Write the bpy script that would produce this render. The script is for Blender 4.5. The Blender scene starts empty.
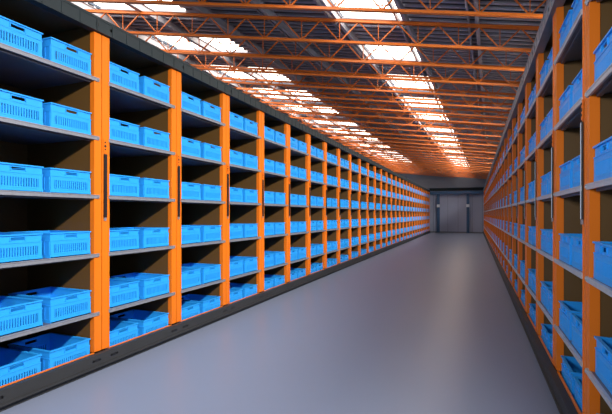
import bpy, math, random
from mathutils import Vector, Matrix
random.seed(7)
scn = bpy.context.scene
C = scn.collection

# ------------------------------------------------------------------ materials
def mat(name, col, rough=0.5, metal=0.0, var=0.0, vscale=6.0, bump=0.0, rvar=0.0, coat=0.0, spec=0.5):
    m = bpy.data.materials.new(name); m.use_nodes = True
    nt = m.node_tree; b = nt.nodes['Principled BSDF']
    b.inputs['Base Color'].default_value = (*col, 1)
    b.inputs['Roughness'].default_value = rough
    b.inputs['Metallic'].default_value = metal
    b.inputs['Specular IOR Level'].default_value = spec
    b.inputs['Coat Weight'].default_value = coat
    tc = nt.nodes.new('ShaderNodeTexCoord')
    if var or bump or rvar:
        n = nt.nodes.new('ShaderNodeTexNoise'); n.inputs['Scale'].default_value = vscale
        n.inputs['Detail'].default_value = 4
        nt.links.new(tc.outputs['Object'], n.inputs['Vector'])
        if var:
            r = nt.nodes.new('ShaderNodeMapRange')
            r.inputs['To Min'].default_value = 1 - var; r.inputs['To Max'].default_value = 1 + var
            nt.links.new(n.outputs['Fac'], r.inputs['Value'])
            h = nt.nodes.new('ShaderNodeHueSaturation'); h.inputs['Color'].default_value = (*col, 1)
            nt.links.new(r.outputs[0], h.inputs['Value'])
            nt.links.new(h.outputs[0], b.inputs['Base Color'])
        if rvar:
            r2 = nt.nodes.new('ShaderNodeMapRange')
            r2.inputs['To Min'].default_value = rough - rvar; r2.inputs['To Max'].default_value = rough + rvar
            nt.links.new(n.outputs['Fac'], r2.inputs['Value'])
            nt.links.new(r2.outputs[0], b.inputs['Roughness'])
        if bump:
            bp = nt.nodes.new('ShaderNodeBump'); bp.inputs['Strength'].default_value = bump
            bp.inputs['Distance'].default_value = 0.01
            nt.links.new(n.outputs['Fac'], bp.inputs['Height'])
            nt.links.new(bp.outputs[0], b.inputs['Normal'])
    return m

M_orange = mat('orange_paint', (0.70, 0.158, 0.008), 0.42, var=0.03, vscale=1.5, spec=0.3)
M_inner  = mat('shaded_orange_panel', (0.105, 0.052, 0.011), 0.5, var=0.15, vscale=2)  # the orange paint again, with the shade inside the bays darkened into it
M_blue   = mat('blue_plastic', (0.020, 0.315, 0.82), 0.42, var=0.04, vscale=8, spec=0.35)
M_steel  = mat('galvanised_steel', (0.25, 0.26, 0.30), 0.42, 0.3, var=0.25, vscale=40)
M_steel2 = mat('galvanised_steel_pale', (0.42, 0.44, 0.48), 0.42, 0.2, var=0.15, vscale=40)  # same metal for right edges, paler: light difference between rows is in the colour
M_shelf  = mat('shelf_sheet', (0.14, 0.145, 0.17), 0.45, 0.5, var=0.1, vscale=5)
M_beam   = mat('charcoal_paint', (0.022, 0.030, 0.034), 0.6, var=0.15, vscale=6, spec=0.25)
M_rail   = mat('dark_rail', (0.030, 0.031, 0.034), 0.55, var=0.15, vscale=6, spec=0.3)
M_black  = mat('black_rubber', (0.008, 0.008, 0.01), 0.5)
M_truss  = mat('truss_orange', (0.60, 0.14, 0.012), 0.45, var=0.12, vscale=2)
M_deck   = mat('roof_deck', (0.018, 0.019, 0.027), 0.55, 0.0, var=0.15, vscale=1.5)
M_rib    = mat('deck_rib', (0.34, 0.36, 0.44), 0.5, 0.1, var=0.2, vscale=0.8)
M_purlin = mat('purlin_grey', (0.33, 0.34, 0.40), 0.5, 0.2, var=0.1)
M_wall   = mat('wall_panel', (0.27, 0.30, 0.42), 0.6, var=0.06, vscale=0.7)
M_bulk   = mat('bulkhead_paint', (0.12, 0.13, 0.165), 0.6, var=0.08, vscale=0.5)
M_bluest = mat('blue_steel', (0.015, 0.065, 0.16), 0.4)
M_box    = mat('pale_box', (0.6, 0.65, 0.7), 0.5)
M_floor  = mat('epoxy_floor', (0.19, 0.22, 0.31), 0.34, var=0.04, vscale=0.25, spec=0.15)
M_glaze = bpy.data.materials.new('skylight_glazing'); M_glaze.use_nodes = True
b = M_glaze.node_tree.nodes['Principled BSDF']
b.inputs['Base Color'].default_value = (0.9, 0.9, 0.9, 1)
b.inputs['Emission Color'].default_value = (1.0, 0.86, 0.70, 1)
b.inputs['Emission Strength'].default_value = 7.5

# ------------------------------------------------------------------ mesh builder
class MB:
    def __init__(s): s.v = []; s.f = []
    def box(s, x0, x1, y0, y1, z0, z1, top=True, zf=None):
        n = len(s.v)
        g = zf or (lambda x, y: 0.0)
        for z in (z0, z1):
            for x, y in ((x0, y0), (x1, y0), (x1, y1), (x0, y1)):
                s.v.append((x, y, z + g(x, y)))
        s.f += [(n+3, n+2, n+1, n), (n, n+1, n+5, n+4), (n+1, n+2, n+6, n+5), (n+2, n+3, n+7, n+6), (n+3, n, n+4, n+7)]
        if top: s.f.append((n+4, n+5, n+6, n+7))
        return s
    def bar(s, a, b, w, h, up=Vector((0, 0, 1))):
        a = Vector(a); b = Vector(b); d = (b - a).normalized()
        sd = d.cross(up)
        if sd.length < 1e-4: sd = d.cross(Vector((0, 1, 0)))
        sd.normalize(); u = sd.cross(d).normalized()
        n = len(s.v)
        for p in (a, b):
            for i, j in ((-1, -1), (1, -1), (1, 1), (-1, 1)):
                s.v.append(tuple(p + sd * (i * w / 2) + u * (j * h / 2)))
        s.f += [(n, n+1, n+2, n+3), (n+7, n+6, n+5, n+4), (n, n+4, n+5, n+1), (n+1, n+5, n+6, n+2), (n+2, n+6, n+7, n+3), (n+3, n+7, n+4, n)]
        return s
    def cyl(s, c, axis, r, L, k=10):
        c = Vector(c); ax = Vector(axis).normalized()
        t = ax.orthogonal().normalized(); q = ax.cross(t)
        n = len(s.v)
        for e in (0, L):
            for i in range(k):
                an = 2 * math.pi * i / k
                s.v.append(tuple(c + ax * e + t * (r * math.cos(an)) + q * (r * math.sin(an))))
        for i in range(k):
            j = (i + 1) % k
            s.f.append((n+i, n+j, n+k+j, n+k+i))
        s.f.append(tuple(n+k-1-i for i in range(k))); s.f.append(tuple(n+k+i for i in range(k)))
        return s
    def add(s, o, off=(0, 0, 0)):
        n = len(s.v)
        s.v += [(x+off[0], y+off[1], z+off[2]) for x, y, z in o.v]
        s.f += [tuple(i+n for i in f) for f in o.f]
        return s
    def mirx(s):
        s.v = [(-x, y, z) for x, y, z in s.v]; s.f = [tuple(reversed(f)) for f in s.f]; return s
    def mesh(s, name, m):
        me = bpy.data.meshes.new(name); me.from_pydata(s.v, [], s.f); me.materials.append(m); me.update(); return me
    def build(s, name, m, parent=None, loc=None):
        o = bpy.data.objects.new(name, s.mesh(name, m)); C.objects.link(o)
        if loc: o.location = loc
        if parent: o.parent = parent
        return o

def tag(o, label=None, cat=None, group=None, kind=None):
    if label: o['label'] = label
    if cat: o['category'] = cat
    if group: o['group'] = group
    if kind: o['kind'] = kind
    return o
def empty(name, loc):
    o = bpy.data.objects.new(name, None); C.objects.link(o); o.location = loc; o.empty_display_size = 0.1; return o
def inst(o, name=None, parent=None, loc=None):
    c = o.copy(); C.objects.link(c)
    if parent: c.parent = parent
    if loc is not None: c.location = loc
    return c
def copy_tree(o, parent=None):
    kids = list(o.children)
    c = o.copy(); C.objects.link(c)
    if parent: c.parent = parent
    for k in kids: copy_tree(k, c)
    return c

ORD = ['zeroth','first','second','third','fourth','fifth','sixth','seventh','eighth','ninth','tenth','eleventh','twelfth',
       'thirteenth','fourteenth','fifteenth','sixteenth','seventeenth','eighteenth','nineteenth','twentieth']
def ordn(n):
    if n <= 20: return ORD[n]
    if n == 30: return 'thirtieth'
    return ('twenty-' if n < 30 else 'thirty-') + ORD[n % 10]

# ------------------------------------------------------------------ layout (metres; aisle runs along +Y)
EYE = 1.637
TH = math.radians(21.8)
XL = -3.67            # front plane of left row
XR = 0.70             # front plane of right row
P = 1.204             # bay pitch
Y0 = 3.348 - P        # upright line nearest the camera
NB = 30
H = 3.67
DEP = 1.02
SH = [0.11, 0.61, 1.222, 1.834, 2.446, 3.058]   # shelf tops
UW = 0.098            # width of one upright
END = Y0 + NB * P
YW = END + 0.75       # far wall

# ------------------------------------------------------------------ room
tag(MB().box(-13, 5, -7, YW + 0.3, -0.1, 0).build('floor', M_floor), kind='structure')
fw = MB().box(-13, 5, YW, YW + 0.2, 0, 7)
wall = tag(fw.build('wall_end', M_wall), kind='structure')
sm = MB()
for x in (-3.4, -2.2, -1.35, -0.2, 0.6):
    sm.box(x - 0.012, x + 0.012, YW - 0.012, YW, 0.1, 3.3)
sm.box(-3.7, 0.8, YW - 0.02, YW, 0.0, 0.10)
sm.build('panel_seam', M_bulk, wall)
tag(MB().box(-13, 5, END + 0.25, END + 0.33, 3.90, 6.6).build('trim_1', M_bulk), kind='structure')
tag(MB().box(-3.75, 1.8, YW - 0.05, YW-.001, 3.66, 4.1).build('soffit_shade', M_beam), kind='structure')  # dark strip standing in for the shadow under the bulkhead
cb = tag(MB().box(-3.72, 1.8, END + 0.42, END + 0.60, 3.36, 3.62).build('crossbeam', M_bluest),
         'dark blue steel crossbeam spanning the far end wall above the columns', 'beam')
for w, lab in ((-2.97, 'dark blue steel column on far wall beside the end of the left shelving'),
               (-0.55, 'dark blue steel column on far wall nearer the right shelving')):
    c = MB()
    c.box(w-.11, w+.11, END+.44, END+.46, 0, 3.355).box(w-.11, w+.11, END+.56, END+.58, 0, 3.355).box(w-.02, w+.02, END+.46, END+.56, 0, 3.355)
    c.box(w-.16, w+.16, END+.40, END+.62, 0, 0.02)
    o = tag(c.build('steel_column', M_bluest), lab, 'column', 'blue columns on the far wall')
    j = MB().box(w-.12, w+.12, END+.34, END+.438, 2.23, 2.47).box(w-.09, w+.09, END+.325, END+.34, 2.26, 2.44).build('junction_box', M_box, o)
    j['label'] = 'pale grey box fixed to the column'

# ------------------------------------------------------------------ shelving unit (front faces +X, local x=0 front plane, y from 0 to P)
def side_channel(y0, y1, inner):
    # folded upright: front flange, web and return lip
    m = MB()
    m.box(-0.055, 0, y0, y1, 0.20, 3.535)
    # shallow pressed lip along the edge of the upright
    if inner: m.box(0, 0.004, y1 - 0.016, y1, 0.205, 3.53)
    else: m.box(0, 0.004, y0, y0 + 0.016, 0.205, 3.53)
    return m
G = 0.010
def make_unit(side):
    mir = (side == 'right')
    def B(m, name, ma, par):
        if mir: m.mirx()
        return m.build(name, ma, par)
    e = empty('shelving_bay', (0, 0, 0))
    lo = B(side_channel(G/2, UW, 1), 'upright', M_orange, e)
    hi = B(side_channel(P-UW, P-G/2, 0), 'upright', M_orange, e)
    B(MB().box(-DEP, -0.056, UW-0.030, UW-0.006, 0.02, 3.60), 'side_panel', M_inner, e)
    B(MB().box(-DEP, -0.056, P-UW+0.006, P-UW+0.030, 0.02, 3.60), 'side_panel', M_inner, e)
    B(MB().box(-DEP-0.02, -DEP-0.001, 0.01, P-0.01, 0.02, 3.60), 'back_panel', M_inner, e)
    ya, yb = UW-0.005, P-UW+0.005
    for i, z in enumerate(SH):
        if i == 0:
            B(MB().box(-DEP, -0.02, ya, yb, z-0.03, z), 'base_shelf', M_shelf, e)
            B(MB().box(-0.019, 0.0, ya, yb, z-0.09, 0.194), 'kick_plate', M_orange, e)
            continue
        s = B(MB().box(-DEP, -0.004, ya+0.001, yb-0.001, z-0.03, z).box(-0.06, -0.03, ya+.02, yb-.02, z-0.05, z-0.031), 'shelf', M_shelf, e)
        ed = MB()
        ed.box(-0.003, 0.012, UW-0.012, P-UW*0.42, z-0.036, z+0.002)
        ed.box(0.012, 0.016, UW-0.012, P-UW*0.42, z-0.006, z+0.002)
        ed.cyl((0.012, P-UW*0.55, z-0.017), (1, 0, 0), 0.011, 0.008, 8)
        if mir: ed.mirx()
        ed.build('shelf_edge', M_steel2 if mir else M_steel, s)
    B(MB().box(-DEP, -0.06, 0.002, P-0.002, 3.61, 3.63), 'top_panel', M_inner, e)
    # lock plate and black strip on the upright nearer the camera
    yc = 0.036 if not mir else UW*0.86
    lk = MB().box(0.0045, 0.010, yc-0.022, yc+0.022, 2.29, 2.43)
    lk = B(lk, 'lock_plate', M_orange, lo)
    hm = MB()
    for zz in (2.325, 2.36, 2.40): hm.cyl((0.0102, yc, zz), (1, 0, 0), 0.014 if zz == 2.36 else 0.009, 0.004, 10)
    B(hm, 'keyhole', M_black, lo)
    B(MB().box(0.0045, 0.011 if mir else 0.020, yc-0.017, yc+0.017, 1.60, 2.275), 'lock_bar', M_black, lo)
    if mir: B(MB().box(0.0045, 0.015, yc+0.0175, yc+0.0215, 1.60, 2.275), 'bar_glint', M_box, lo)  # pale strip standing in for light caught by the bar's side face
    B(MB().box(0.0045, 0.014, yc-0.014, yc+0.014, 1.565, 1.598), 'bar_end', M_steel, lo)
    return e
for side, X in (('left', XL), ('right', XR)):
    proto = make_unit(side)
    for k in range(NB):
        o = proto if k == 0 else copy_tree(proto)
        o.location = (X, Y0 + k*P, 0)
        tag(o, 'orange steel shelving bay with stacked shelves, %s from the camera in the %s row' % (ordn(k+1), side),
            'shelving', 'orange shelving bays of the %s row' % side)

# floor rails and top beams: one continuous piece per row, slotted at each upright
def rails(side, X, sg):
    m = MB(); 
    def bx(a, b, *r):
        lo, hi = sorted((X + sg*a, X + sg*b)); m.box(lo, hi, *r)
    bx(0.003, 0.060, Y0, END, 0.055, 0.188)
    bx(0.003, 0.030, Y0, END, 0.0, 0.055)
    bx(0.060, 0.075, Y0, END, 0.055, 0.075)
    o = tag(m.build('floor_rail', M_rail), 'long dark grey slotted rail on the floor along the %s shelving row' % side, 'rail')
    s = MB(); 
    for k in range(NB + 1):
        for d in (-0.16, 0.07):
            a, b_ = sorted((X + sg*0.0605, X + sg*0.0615))
            y = Y0 + k*P + d
            if y < Y0 or y > END-.1: continue
            s.box(a, b_, y, y+0.085, 0.118, 0.142)
            s.cyl((X+sg*0.0605, y, 0.130), (sg, 0, 0), 0.012, 0.001, 8)
            s.cyl((X+sg*0.0605, y+.085, 0.130), (sg, 0, 0), 0.012, 0.001, 8)
    s.build('slot', M_black, o)['kind'] = 'stuff'
    m = MB()
    bx(-0.08, 0.045, Y0, END, 3.66, 3.685)
    bx(0.020, 0.040, Y0, END, 3.545, 3.66)
    bx(-0.05, 0.040, Y0, END, 3.538, 3.545)
    y = Y0 + 0.1
    while y < END - 0.1:
        bx(0.040, 0.046, y, y+0.014, 3.548, 3.66); y += P/6
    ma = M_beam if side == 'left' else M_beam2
    o = tag(m.build('top_beam', ma), 'long %s steel beam running along the top of the %s shelving row' % ('charcoal' if side == 'left' else 'grey slotted', side), 'beam')
    s = MB()
    for k in range(NB + 1):
        for d in (-0.09, 0.09):
            y = Y0 + k*P + d
            if y < Y0 or y > END: continue
            s.cyl((X+sg*0.0402, y, 3.605), (sg, 0, 0), 0.018, 0.002, 10)
            s.box(min(X+sg*0.0402, X+sg*0.0422), max(X+sg*0.0402, X+sg*0.0422), y-.035 if side=='right' else y-.02, y+.035 if side=='right' else y+.02, 3.59, 3.62)
    s.build('bolt_hole', M_black, o)['kind'] = 'stuff'
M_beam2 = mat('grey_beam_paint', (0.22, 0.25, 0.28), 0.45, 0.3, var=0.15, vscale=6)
rails('left', XL, 1); rails('right', XR, -1)

# ------------------------------------------------------------------ crates (local: front at +x, centre origin, y width)
CW, CD, CH = 0.452, 0.60, 0.238
def end_panel(m, x, sg, full=True):
    # one short wall with handle opening, slotted grille and ledges, outer face at x
    def bx(a, b, y0, y1, z0, z1):
        lo, hi = sorted((x - sg*a, x - sg*b)); m.box(lo, hi, y0, y1, z0, z1)
    hw = CW/2 - 0.006
    ws = hw - 0.045
    bx(0.006, 0.016, -hw, hw, 0.0, 0.040); bx(0.006, 0.016, -hw, hw, 0.130, 0.185)
    bx(0.006, 0.016, -hw, -ws, 0.040, 0.130); bx(0.006, 0.016, ws, hw, 0.040, 0.130)
    bx(0.006, 0.016, -hw, -0.062, 0.185, CH-0.012); bx(0.006, 0.016, 0.062, hw, 0.185, CH-0.012)
    bx(0.006, 0.016, -0.062, 0.062, 0.212, CH-0.012)            # bridge over the hand hole
    bx(0.0, 0.006, -hw, hw, 0.0, 0.032)
    bx(0.0, 0.006, -hw, hw, 0.145, 0.160)
    bx(-0.004, 0.006, -hw, hw, 0.160, 0.167)
    for s_ in (-1, 1):
        a, b = sorted((s_*hw, s_*(hw-0.045))); bx(0.0, 0.006, a, b, 0.032, 0.145)
    # grip frame round the hand hole
    bx(-0.002, 0.006, -0.070, -0.062, 0.178, 0.220); bx(-0.002, 0.006, 0.062, 0.070, 0.178, 0.220)
def grille(sg, x):
    m = MB()
    n = 15
    w = (CW/2 - 0.006 - 0.045)
    for i in range(n + 1):
        y = -w + 2*w*i/n
        lo, hi = sorted((x, x - sg*0.010))
        m.box(lo, hi, y - 0.0062, y + 0.0062, 0.045, 0.125)
    m.box(min(x, x-sg*.0055), max(x, x-sg*.0055), -w, w, 0.033, 0.045)
    m.box(min(x, x-sg*.0055), max(x, x-sg*.0055), -w, w, 0.125, 0.1445)
    return m
def crate_body():
    m = MB()
    hx, hy = CD/2 - 0.006, CW/2 - 0.006
    m.box(-hx, hx, -hy, hy, 0.0, 0.008)
    end_panel(m, CD/2 - 0.006, 1); end_panel(m, -CD/2 + 0.006, -1)
    for s_ in (-1, 1):
        a, b = sorted((s_*hy, s_*(hy-0.010)))
        m.box(-hx+.016, hx-.016, a, b, 0.008, CH-0.012)
        a, b = sorted((s_*hy, s_*(hy+0.005)))
        m.box(-hx, hx, a, b, 0.155, 0.167); m.box(-hx, hx, a, b, 0.0, 0.03)
        for i in range(9):
            xx = -hx + 0.02 + i*(2*hx-0.04)/8
            m.box(xx-0.01, xx+0.01, a, b, 0.03, 0.155)
    return m
def crate_rim():
    m = MB(); a, b = CD/2, CW/2; z0, z1 = CH-0.012, CH; t = 0.022
    m.box(-a, a, -b, -b+t, z0, z1); m.box(-a, a, b-t, b, z0, z1)
    m.box(-a, -a+t, -b+t, b-t, z0, z1); m.box(a-t, a, -b+t, b-t, z0, z1)
    return m
def crate_full():
    return crate_body().add(crate_rim()).add(grille(1, CD/2-0.006)).add(grille(-1, -CD/2+0.006))
def crate_simple():
    m = MB(); a, b = CD/2, CW/2
    m.box(-a, a, -b, b, 0, 0.01)
    m.box(-a, -a+.014, -b, b, .01, CH).box(a-.014, a, -b, b, .01, .185).box(a-.014, a, -b, -.062, .185, CH).box(a-.014, a, .062, b, .185, CH).box(a-.014,a,-.062,.062,.215,CH)
    m.box(-a+.014, a-.014, -b, -b+.014, .01, CH); m.box(-a+.014, a-.014, b-.014, b, .01, CH)
    return m

proto = crate_body().build('plastic_crate', M_blue)
crate_rim().build('rim', M_blue, proto)
grille(1, CD/2-0.006).build('grille', M_blue, proto)
grille(-1, -CD/2+0.006).build('grille', M_blue, proto)
plain = None
NPART, NL, NR = 9, 17, 8
far = MB(); simple = crate_simple(); first = True
LV = {0: 'bottom shelf', 1: 'second shelf up', 2: 'third shelf up', 3: 'third shelf down', 4: 'second shelf down', 5: 'top shelf'}
for side, X, n_ind in (('left', XL, NL), ('right', XR, NR)):
    sg = 1 if side == 'left' else -1
    for k in range(NB):
        for r, z in enumerate(SH):
            for q in (0, 1):
                y = Y0 + k*P + (UW + 0.012 + CW/2 if q == 0 else P - UW - 0.016 - CW/2)
                x = X - sg*(CD/2 + 0.012)
                jx = random.uniform(-0.006, 0.003); jy = random.uniform(-0.005, 0.005)
                if r == 0: x -= sg*0.012
                loc = (x + sg*jx, y + jy, z + 0.0005)
                if k >= n_ind:
                    far.add(simple, loc); continue
                if k < NPART:
                    if first: o = proto; first = False
                    else: o = copy_tree(proto)
                else:
                    if plain is None: plain = crate_full().build('plastic_crate', M_blue); o = plain
                    else: o = inst(plain)
                o.location = loc
                if side == 'right': o.rotation_euler = (0, 0, math.pi)
                which = 'nearer' if q == 0 else 'farther'
                o['label'] = 'blue slotted crate, %s of the pair, %s, %s bay of %s row' % (which, LV[r], ordn(k+1), side)
                o['category'] = 'crate'; o['group'] = 'blue crates in the %s shelving row' % side
o = far.build('distant_crates', M_blue)
tag(o, 'far blue crates filling the most distant shelving bays towards the end wall', 'crate', kind='stuff')

# ------------------------------------------------------------------ roof (runs askew of the aisle)
SL = 0.095
BX, BY = 0.9654, 0.261           # truss direction
def zr(x): return EYE + 2.955 - SL*(x - 0.4)     # underside of the trusses
XA, XB = -11.2, 2.6
DT = 0.445
def tp(y0, x, dz): return Vector((x, y0 + x*BY/BX, zr(x) + dz))
ys = [5.55, 6.85, 8.26] + [9.35 + 1.14*i for i in range(27)]
sx = 0.697
NTP = 7
for i, yy in enumerate(ys):
    lab = 'orange steel lattice roof truss crossing the hall, %s from the camera' % ordn(i+1)
    e = tag(empty('roof_truss', tp(yy, -4, 0)), lab, 'truss', 'orange roof trusses')
    inv = -e.location
    def part(m, name):
        m.v = [(a+inv.x, b_+inv.y, c+inv.z) for a, b_, c in m.v]
        return m.build(name, M_truss, e)
    ch = 0.032
    m = MB()
    for off in (-0.022, 0.022):
        d = Vector((0, off, 0))
        m.bar(tp(yy, XA, 0.025)+d, tp(yy, XB, 0.025)+d, 0.012, 0.042)
    m.bar(tp(yy, XA, 0.004), tp(yy, XB, 0.004), 0.064, 0.008)
    part(m, 'bottom_chord')
    m = MB()
    for off in (-0.022, 0.022):
        d = Vector((0, off, 0))
        m.bar(tp(yy, XA, DT-0.025)+d, tp(yy, XB, DT-0.025)+d, 0.012, 0.042)
    m.bar(tp(yy, XA, DT), tp(yy, XB, DT), 0.064, 0.008)
    part(m, 'top_chord')
    x = XA + 0.47 + (0.17 * ((i - 2) % 3))
    web = MB(); first_w = True
    while x + sx/2 < XB:
        for (xa, za, xb, zb, t) in ((x-sx/2, DT-.03, x, .03, .021), (x, .03, x+sx/2, DT-.03, .021), (x, .03, x, DT-.03, .014)):
            if xa < XA: continue
            m = MB().bar(tp(yy, xa, za), tp(yy, xb, zb), t, t, up=Vector((0, 1, 0)))
            if i < NTP and x > -8.4 and x < 1.2: part(m, 'web_member')
            else: web.add(m)
        x += sx
    o = part(web, 'web_lattice'); o['kind'] = 'stuff'

T2 = math.tan(math.radians(2.0))
def pxy(p, y): return p + (y-8)*T2       # purlin line p at depth y
PP = [-1.2 + 1.23*n for n in range(-8, 4)]
DK = 0.66                                  # deck above truss underside
YS, YE = 3.6, END + 0.24
for n, p in enumerate(PP):
    m = MB()
    ye = YE - 0.02
    a = Vector((pxy(p, YS), YS, 0)); b_ = Vector((pxy(p, ye), ye, 0))
    for dx, w, dz0, h in ((0, .06, DT+.014, .010), (0, .06, DT+.165, .010), (0, .012, DT+.090, .14), (-.15, .035, DT+.11, .10)):
        m.bar(a+Vector((dx, 0, zr(a.x+dx)+dz0)), b_+Vector((dx, 0, zr(b_.x+dx)+dz0)), w, h)
    tag(m.build('roof_purlin', M_purlin), 'grey steel purlin running lengthwise above the trusses, %s from the left' % ordn(n+1), 'purlin', 'grey purlins under the roof deck')
# deck: corrugated sheets following the trusses, open where the skylights are
def pt(p, y0, dz):
    # intersection of purlin line p with the truss-parallel line whose x=0 crossing is y0
    k = BY/BX
    y = (y0 + k*(p - 8*T2)) / (1 - k*T2); x = pxy(p, y)
    return (x, y, zr(x) + DK + dz)
def sky(col, y):
    ph = (y - 7.55) % 2.36
    return col in (SKA, SKB, SKB+1) and ph < plen(y) + 0.04 and y > 4.9 and y < 41.0
def plen(y): return 1.22 if y < 12 else 1.62
SKA, SKB = PP.index(min(PP, key=lambda p: abs(p+2.43))), PP.index(min(PP, key=lambda p: abs(p+7.35)))
dm = MB(); rm = MB()
PD = PP[:SKB+1] + [PP[SKB+1], -5.45] + PP[SKB+2:]
SKA += 1
edges = [PP[0]-1.5] + PD + [PP[-1]+1.6]
prof = [(0.0, 0.0), (0.075, 0.0), (0.095, 0.05), (0.175, 0.05), (0.196, 0.0)]
pitch = 2.36/12
prof = [(0.0, 0.0), (pitch, 0.0)]
for ci in range(len(edges)-1):
    pa, pb = edges[ci], edges[ci+1]; col = ci - 1
    y = 7.55 - 2*2.36
    while y < 46:
        if pt(pa, y, 0)[1] > END + 0.2 and pt(pb, y, 0)[1] > END+0.2: break
        if not sky(col, y + 0.02):
            for (o1, d1), (o2, d2) in zip(prof[:-1], prof[1:]):
                n = len(dm.v)
                dm.v += [pt(pa, y+o1, d1), pt(pb, y+o1, d1), pt(pb, y+o2, d2), pt(pa, y+o2, d2)]
                dm.f.append((n+3, n+2, n+1, n))
            a1, b1 = Vector(pt(pa, y+0.05, -0.022)), Vector(pt(pb, y+0.05, -0.022))
            if a1.y < END+.2 and b1.y < END+.2: rm.bar(a1, b1, 0.050, 0.038)
        y += pitch
# top skin for thickness
n = len(dm.v)
cl = tag(dm.build('ceiling', M_deck), kind='structure')
rm.build('deck_rib', M_rib, cl)['kind'] = 'stuff'
idx = 1
for col in (SKA, SKB, SKB+1):
    y = 7.55 - 2.36
    while y < 41:
        pa, pb = PD[col], PD[col+1]; L_ = plen(y + .02)
        if max(pt(pa, y+L_, 0)[1], pt(pb, y+L_, 0)[1]) < END + 0.2:
            m = MB()
            v0 = [pt(pa, y, 0.06), pt(pb, y, 0.06), pt(pb, y+L_-.04, 0.06), pt(pa, y+L_-.04, 0.06)]
            v1 = [(a, b_, c+0.02) for a, b_, c in v0]
            m.v = v0 + v1
            m.f = [(3,2,1,0), (4,5,6,7), (0,1,5,4), (1,2,6,5), (2,3,7,6), (3,0,4,7)]
            w = tag(m.build('window_%d' % idx, M_glaze), kind='structure'); idx += 1
            f = MB()
            for a, b_ in ((v0[0], v0[1]), (v0[2], v0[3])):
                f.bar(Vector(a)+Vector((0,0,-.03)), Vector(b_)+Vector((0,0,-.03)), .04, .05)
            q0 = (Vector(v0[0])+Vector(v0[3]))/2; q1 = (Vector(v0[1])+Vector(v0[2]))/2
            f.bar(q0+Vector((0,0,-.03)), q1+Vector((0,0,-.03)), .02, .03)
            f.build('window_frame', M_purlin, w)
        y += 2.36

# ------------------------------------------------------------------ light
w = bpy.data.worlds.new('World'); scn.world = w; w.use_nodes = True
bg = w.node_tree.nodes['Background']
bg.inputs['Color'].default_value = (0.72, 0.83, 1.0, 1); bg.inputs['Strength'].default_value = 0.48
# added unseen area lights over the right-hand row, shining across the aisle
def area(loc, target, sx_, sy_, power, col=(1, 0.96, 0.9)):
    l = bpy.data.lights.new('added_light', 'AREA'); l.shape = 'RECTANGLE'; l.size = sx_; l.size_y = sy_
    l.energy = power; l.color = col; l.spread = math.radians(105)
    o = bpy.data.objects.new('added_light', l); C.objects.link(o); o.location = loc
    d = (Vector(target) - Vector(loc)).normalized()
    z = -d; y = Vector((0, 1, 0)); y = (y - z*y.dot(z)).normalized(); x = y.cross(z)
    o.rotation_euler = Matrix((x, y, z)).transposed().to_euler()
    return o
yy = -3.0
while yy < END - 7:
    q = min(1, max(0, (yy - 1.0) / 6.5))
    lx, lz = 1.02 + 0.33*q, 4.42 - 0.14*q
    area((lx, yy, lz), (lx-1.0, yy+0.55, lz-0.78+0.12*q), 0.22, 1.2, 104 - 32*q)
    yy += 2.4

# added unseen fill light behind the viewer, turned to the right-hand row
fl = area((-3.0, -2.6, 3.3), (0.9, 4.2, 2.3), 1.2, 1.2, 34, (0.92, 0.96, 1.0)); fl.data.spread = math.radians(60)
# ------------------------------------------------------------------ camera
cam = bpy.data.cameras.new('camera'); co = bpy.data.objects.new('camera', cam); C.objects.link(co)
cam.sensor_width = 36; cam.lens = 422/612*36; cam.shift_y = 7/612
co.location = (0, 0, EYE); co.rotation_euler = (math.pi/2, 0, TH)
cam.clip_start = 0.05
scn.camera = co
vs = scn.view_settings; vs.view_transform = 'Standard'; vs.look = 'None'; vs.gamma = 1; vs.exposure = 0
vs.use_curve_mapping = False
